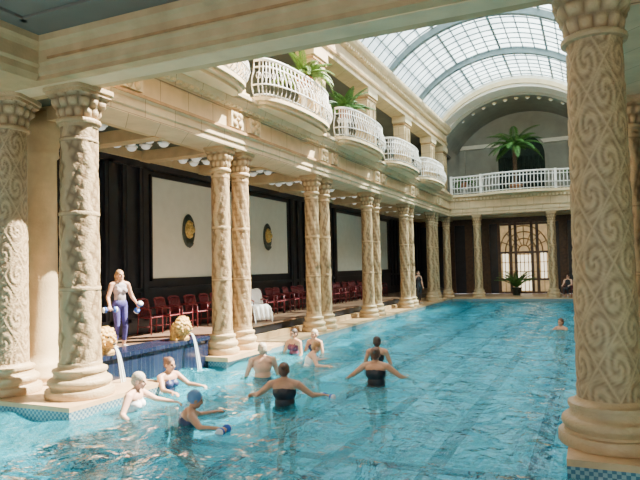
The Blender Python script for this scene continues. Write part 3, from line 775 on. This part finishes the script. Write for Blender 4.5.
def swimmer(nm,x,y,zhead,S,yaw,**k):
    bend=max(0,(1.545*S-(zhead-PF))/S)
    k.setdefault('voxel',.011)
    return person(nm,(x,y,PF),yaw,S,bend=bend,**k)
out_=lambda e=.1:{'L':((-.85,.15,-.65),(-.55,.75,-.15+e)),'R':((.85,.15,-.65),(.55,.75,-.15+e))}
fwd={'L':((-.45,.7,-.7),(-.1,1,-.05)),'R':((.45,.7,-.7),(.1,1,-.05))}
dwn={'L':((-.35,.2,-1),(-.1,.6,-.8)),'R':((.35,.2,-1),(.1,.6,-.8))}
A=[]
A.append(swimmer('woman_bather',-6.72,7.42,.32,1.08,face(.9,.3),arms={'L':((-.5,.7,-.55),(-.2,1,-.2)),'R':((.6,-.1,-.8),(.4,.7,-.4))},suitm=SW_WH,hair=HGREY,style='short',stout=1.25,lean=.30,headpitch=-.1))
A.append(swimmer('woman_bather',-7.2,9.0,.28,1.06,face(.9,-.1),arms=fwd,suitm=SW_NV,hair=HBR,style='bun',lean=.1,stout=1.15,skin=1))
A.append(swimmer('woman_bather',-5.42,7.08,.17,1.06,face(.75,.7),arms={'L':((-.6,.6,-.4),(-.2,1,.05)),'R':((.9,.3,-.35),(.6,.8,.05))},suitm=SW_NV,hair=CAPB,style='cap',lean=.3,curl=1.0,stout=1.2,skin=1))
A.append(swimmer('woman_bather',-4.68,8.85,.31,1.1,face(-.25,1),arms=out_(.0),suitm=SW_BK,hair=HBR,style='bun',stout=1.22,curl=1.0,skin=1))
A.append(swimmer('woman_bather',-6.15,10.7,.44,1.1,face(-.6,.7),arms=dwn,suit='trunks',suitm=SW_RD,hair=HGREY,style='short',skin=0,stout=1.2))
A.append(swimmer('woman_bather',-7.05,13.9,.38,1.06,face(-.3,-1),arms=dwn,suitm=SW_RD,hair=HDK,style='short',skin=1))
A.append(swimmer('woman_bather',-6.05,12.5,.22,1.05,face(.9,.6),arms={'L':((-.6,.5,-.6),(-.2,1,.0)),'R':((.8,.1,-.6),(.5,.8,.0))},suitm=SW_WH,hair=HBL,style='short',lean=.4,stout=1.2))
A.append(swimmer('woman_bather',-6.65,14.3,.36,1.03,face(-.2,-1),arms=dwn,suitm=SW_NV,hair=HGREY,style='short',skin=1))
A.append(swimmer('woman_bather',-3.80,10.9,.32,1.1,face(-.1,1),arms=out_(-.2),suitm=SW_BK,hair=HBR,style='bun',stout=1.22,curl=.6,skin=1))
A.append(swimmer('woman_bather',-4.45,12.9,.34,1.05,face(-.2,1),arms=dwn,suitm=SW_BK,hair=HDK,style='short',skin=1))
A.append(swimmer('man_bather',-.95,20.9,.05,1.0,face(-.6,-1),arms=fwd,suit='trunks',suitm=SW_NV,hair=HBR,style='short',voxel=.014,skin=1))
dumbbell(A[2][1][1]); dumbbell(A[3][1][1])
# towel draped over a chair by the colonnade
tx,ty=-9.3,15.9
TR=-pi/2-.5
place(CH,'red_chair',(tx,ty,.40),TR)
def towel():
    b=MB(); prof=[(-.42,.22),(-.41,.40),(-.40,.52),(-.385,.66),(-.365,.82),(-.34,.93),(-.29,.965),(-.25,.93),(-.20,.74),(-.15,.57),(-.06,.50),(.10,.49),(.24,.50),(.30,.46),(.33,.34),(.35,.18),(.36,.06)]
    n=24; vs=[];fs=[]
    for j,(y,z) in enumerate(prof):
        for i in range(n+1):
            u=i/n-.5; amp=.012+.03*(j>12)*(j-12)/3
            e=max(0,abs(u)-.36)/.14
            vs.append((u*(.66+.03*math.sin(j))*(1-.06*e),y+amp*math.sin(u*26+j*.5),z+.008*math.sin(u*17+j)-.13*e*e))
    for j in range(len(prof)-1):
        for i in range(n): a=j*(n+1)+i; fs.append((a,a+1,a+n+2,a+n+1))
    b.add(vs,fs,TOWEL,True); return b.mesh('towel')
o=place(towel(),'white_towel',(tx,ty,.405),TR); sm=o.modifiers.new('t','SOLIDIFY'); sm.thickness=.015; sm.offset=1
person('standing_attendant',(-8.15,30.4,.005),face(1,-.6),1.02,suit='clothes',suitm=DARKC,extra=DARKC,hair=HDK,voxel=.015)
person('seated_visitor',(-1.2,36.55,.005),face(-.3,-1),1.0,bend=.40,arms={'L':((-.2,.5,-1),(.2,1,-.1)),'R':((.2,.5,-1),(-.2,1,-.1))},suit='clothes',suitm=DARKC,extra=DARKC,hair=HDK,voxel=.015,sit=True)
place(CH,'red_chair',(-1.2,36.62,0),face(-.3,-1))
# ---------------------------------------------------------------- lion spouts
def lion(loc,rot):
    P=[]
    P.append(('cap',(0,-.16,-.02),(0,-.16,.2),.17,.15,'s'))
    P.append(('ell',(0,-.02,.24),(.17,.15,.19),None,'s'))
    for k in range(14):
        a=2*pi*k/14; P.append(('ell',(.19*math.cos(a),-.03,.24+.19*math.sin(a)),(.055,.08,.055),None,'s'))
        P.append(('ell',(.15*math.cos(a+.2),.04,.24+.15*math.sin(a+.2)),(.04,.06,.04),None,'s'))
    P.append(('ell',(0,.12,.20),(.085,.09,.07),None,'s')); P.append(('ell',(0,.13,.115),(.06,.07,.03),None,'s'))
    P.append(('cap',(0,.10,.31),(0,.20,.235),.03,.035,'s')); P.append(('ell',(0,.19,.165),(.04,.02,.022),None,'d'))
    for s in (-1,1):
        P.append(('ell',(s*.065,.115,.285),(.018,.015,.014),None,'d')); P.append(('cap',(s*.03,.12,.32),(s*.10,.10,.315),.018,.014,'s')); P.append(('ell',(s*.13,.02,.40),(.04,.03,.045),None,'s'))
        P.append(('ell',(s*.05,.165,.19),(.04,.04,.035),None,'s'))
    P.append(('cap',(-.2,-.05,-.02),(.2,-.05,-.02),.05,.05,'s'))
    return build('lion_head_fountain',P,{'s':LION,'d':DARKC},.011,loc,rot,1)
def stream(loc,y):
    b=MB(); pts=[]
    for k in range(19):
        t=k/18*.44; pts.append((loc[0]+.20+.55*t,y,loc[2]+.10-4.9*t*t*.98))
    pts=[p for p in pts if p[2]>WZ-.03]
    b.tube(pts,.012,STREAM,8,.022)
    for j in (-1,1): b.tube([(p[0],p[1]+j*(.015+.05*i/len(pts)),p[2]) for i,p in enumerate(pts)],.006,STREAM,5,.01)
    e=pts[-1]
    for k in range(26):
        a=random.random()*6.28; r=random.random()*.2; b.ell((e[0]+r*math.cos(a),e[1]+r*math.sin(a),WZ+.01+random.random()*.05),(.02,.02,.012),STREAM,6,4)
    b.obj('fountain_water_stream')
for y in (8.55,10.85):
    lion((-8.22,y,.52),-pi/2); stream((-8.22,y,.52),y)
# wall masks
for y in (14.4,19.1):
    b=MB()
    b.lathe((0,0,0),[(.02,0),(.27,0),(.28,.03),(.25,.07),(.21,.05)],32,BRONZE,axis='x',sc_=(1,1.75))
    b.lathe((.03,0,.04),[(.02,0),(.19,.0),(.20,.03),(.17,.05)],28,GOLD,axis='x',sc_=(1,1.35))
    b.ell((.10,0,.03),(.09,.12,.16),GOLD,16,10); b.ell((.18,0,.02),(.04,.025,.05),GOLD)
    for s in (-1,1): b.ell((.165,s*.045,.07),(.02,.022,.014),BRONZE); b.ell((.11,s*.13,.03),(.05,.05,.09),GOLD)
    b.ell((.15,0,-.04),(.03,.04,.014),BRONZE); b.ell((.10,0,-.14),(.07,.08,.07),GOLD); b.ell((.09,0,.21),(.07,.12,.06),GOLD)
    b.lathe((.06,0,-.50),[(.02,0),(.05,.03),(.10,.08),(.12,.14),(.10,.15)],20,BRONZE)
    b.obj('wall_fountain_mask',(-10.70,y,3.15))
# ---------------------------------------------------------------- lights & world
S_=Vector((.62,.50,1)).normalized()
ld=bpy.data.lights.new('sun','SUN'); ld.energy=52; ld.angle=.009; ld.color=(1,.92,.78)
lo=bpy.data.objects.new('sun',ld); sc.collection.objects.link(lo); lo.rotation_mode='QUATERNION'; lo.rotation_quaternion=Vector((0,0,1)).rotation_difference(S_); lo.location=(0,10,30)
la=bpy.data.lights.new('window_daylight','AREA'); la.shape='RECTANGLE'; la.size=15; la.size_y=3.8; la.energy=70; la.color=(1,.93,.82)  # unseen area light added behind the camera to brighten the near columns
lo=bpy.data.objects.new('window_daylight',la); sc.collection.objects.link(lo); lo.location=(-3.6,-3.3,3.0); lo.rotation_euler=(pi/2,0,0)
w=bpy.data.worlds.new('sky'); sc.world=w; w.use_nodes=True; nt=w.node_tree; bg=nt.nodes['Background']
sk=nt.nodes.new('ShaderNodeTexSky'); sk.sky_type='HOSEK_WILKIE'; sk.turbidity=5; sk.sun_direction=S_
mx=nt.nodes.new('ShaderNodeMix'); mx.data_type='RGBA'; mx.inputs['Factor'].default_value=.85; mx.inputs['B'].default_value=(.95,.97,.98,1)
nt.links.new(sk.outputs[0],mx.inputs['A']); nt.links.new(mx.outputs['Result'],bg.inputs['Color']); bg.inputs['Strength'].default_value=4.2
# ---------------------------------------------------------------- camera
cd=bpy.data.cameras.new('camera'); cd.sensor_width=36; cd.lens=600/640*36; cd.clip_start=.05; cd.clip_end=300
co=bpy.data.objects.new('camera',cd); sc.collection.objects.link(co); co.location=(0,0,2.0)
R=Matrix.Rotation(math.radians(24.2),3,'Z')@Matrix.Rotation(math.radians(90+2.6),3,'X')@Matrix.Rotation(math.radians(-1.3),3,'Z')
co.rotation_mode='QUATERNION'; co.rotation_quaternion=R.to_quaternion(); sc.camera=co
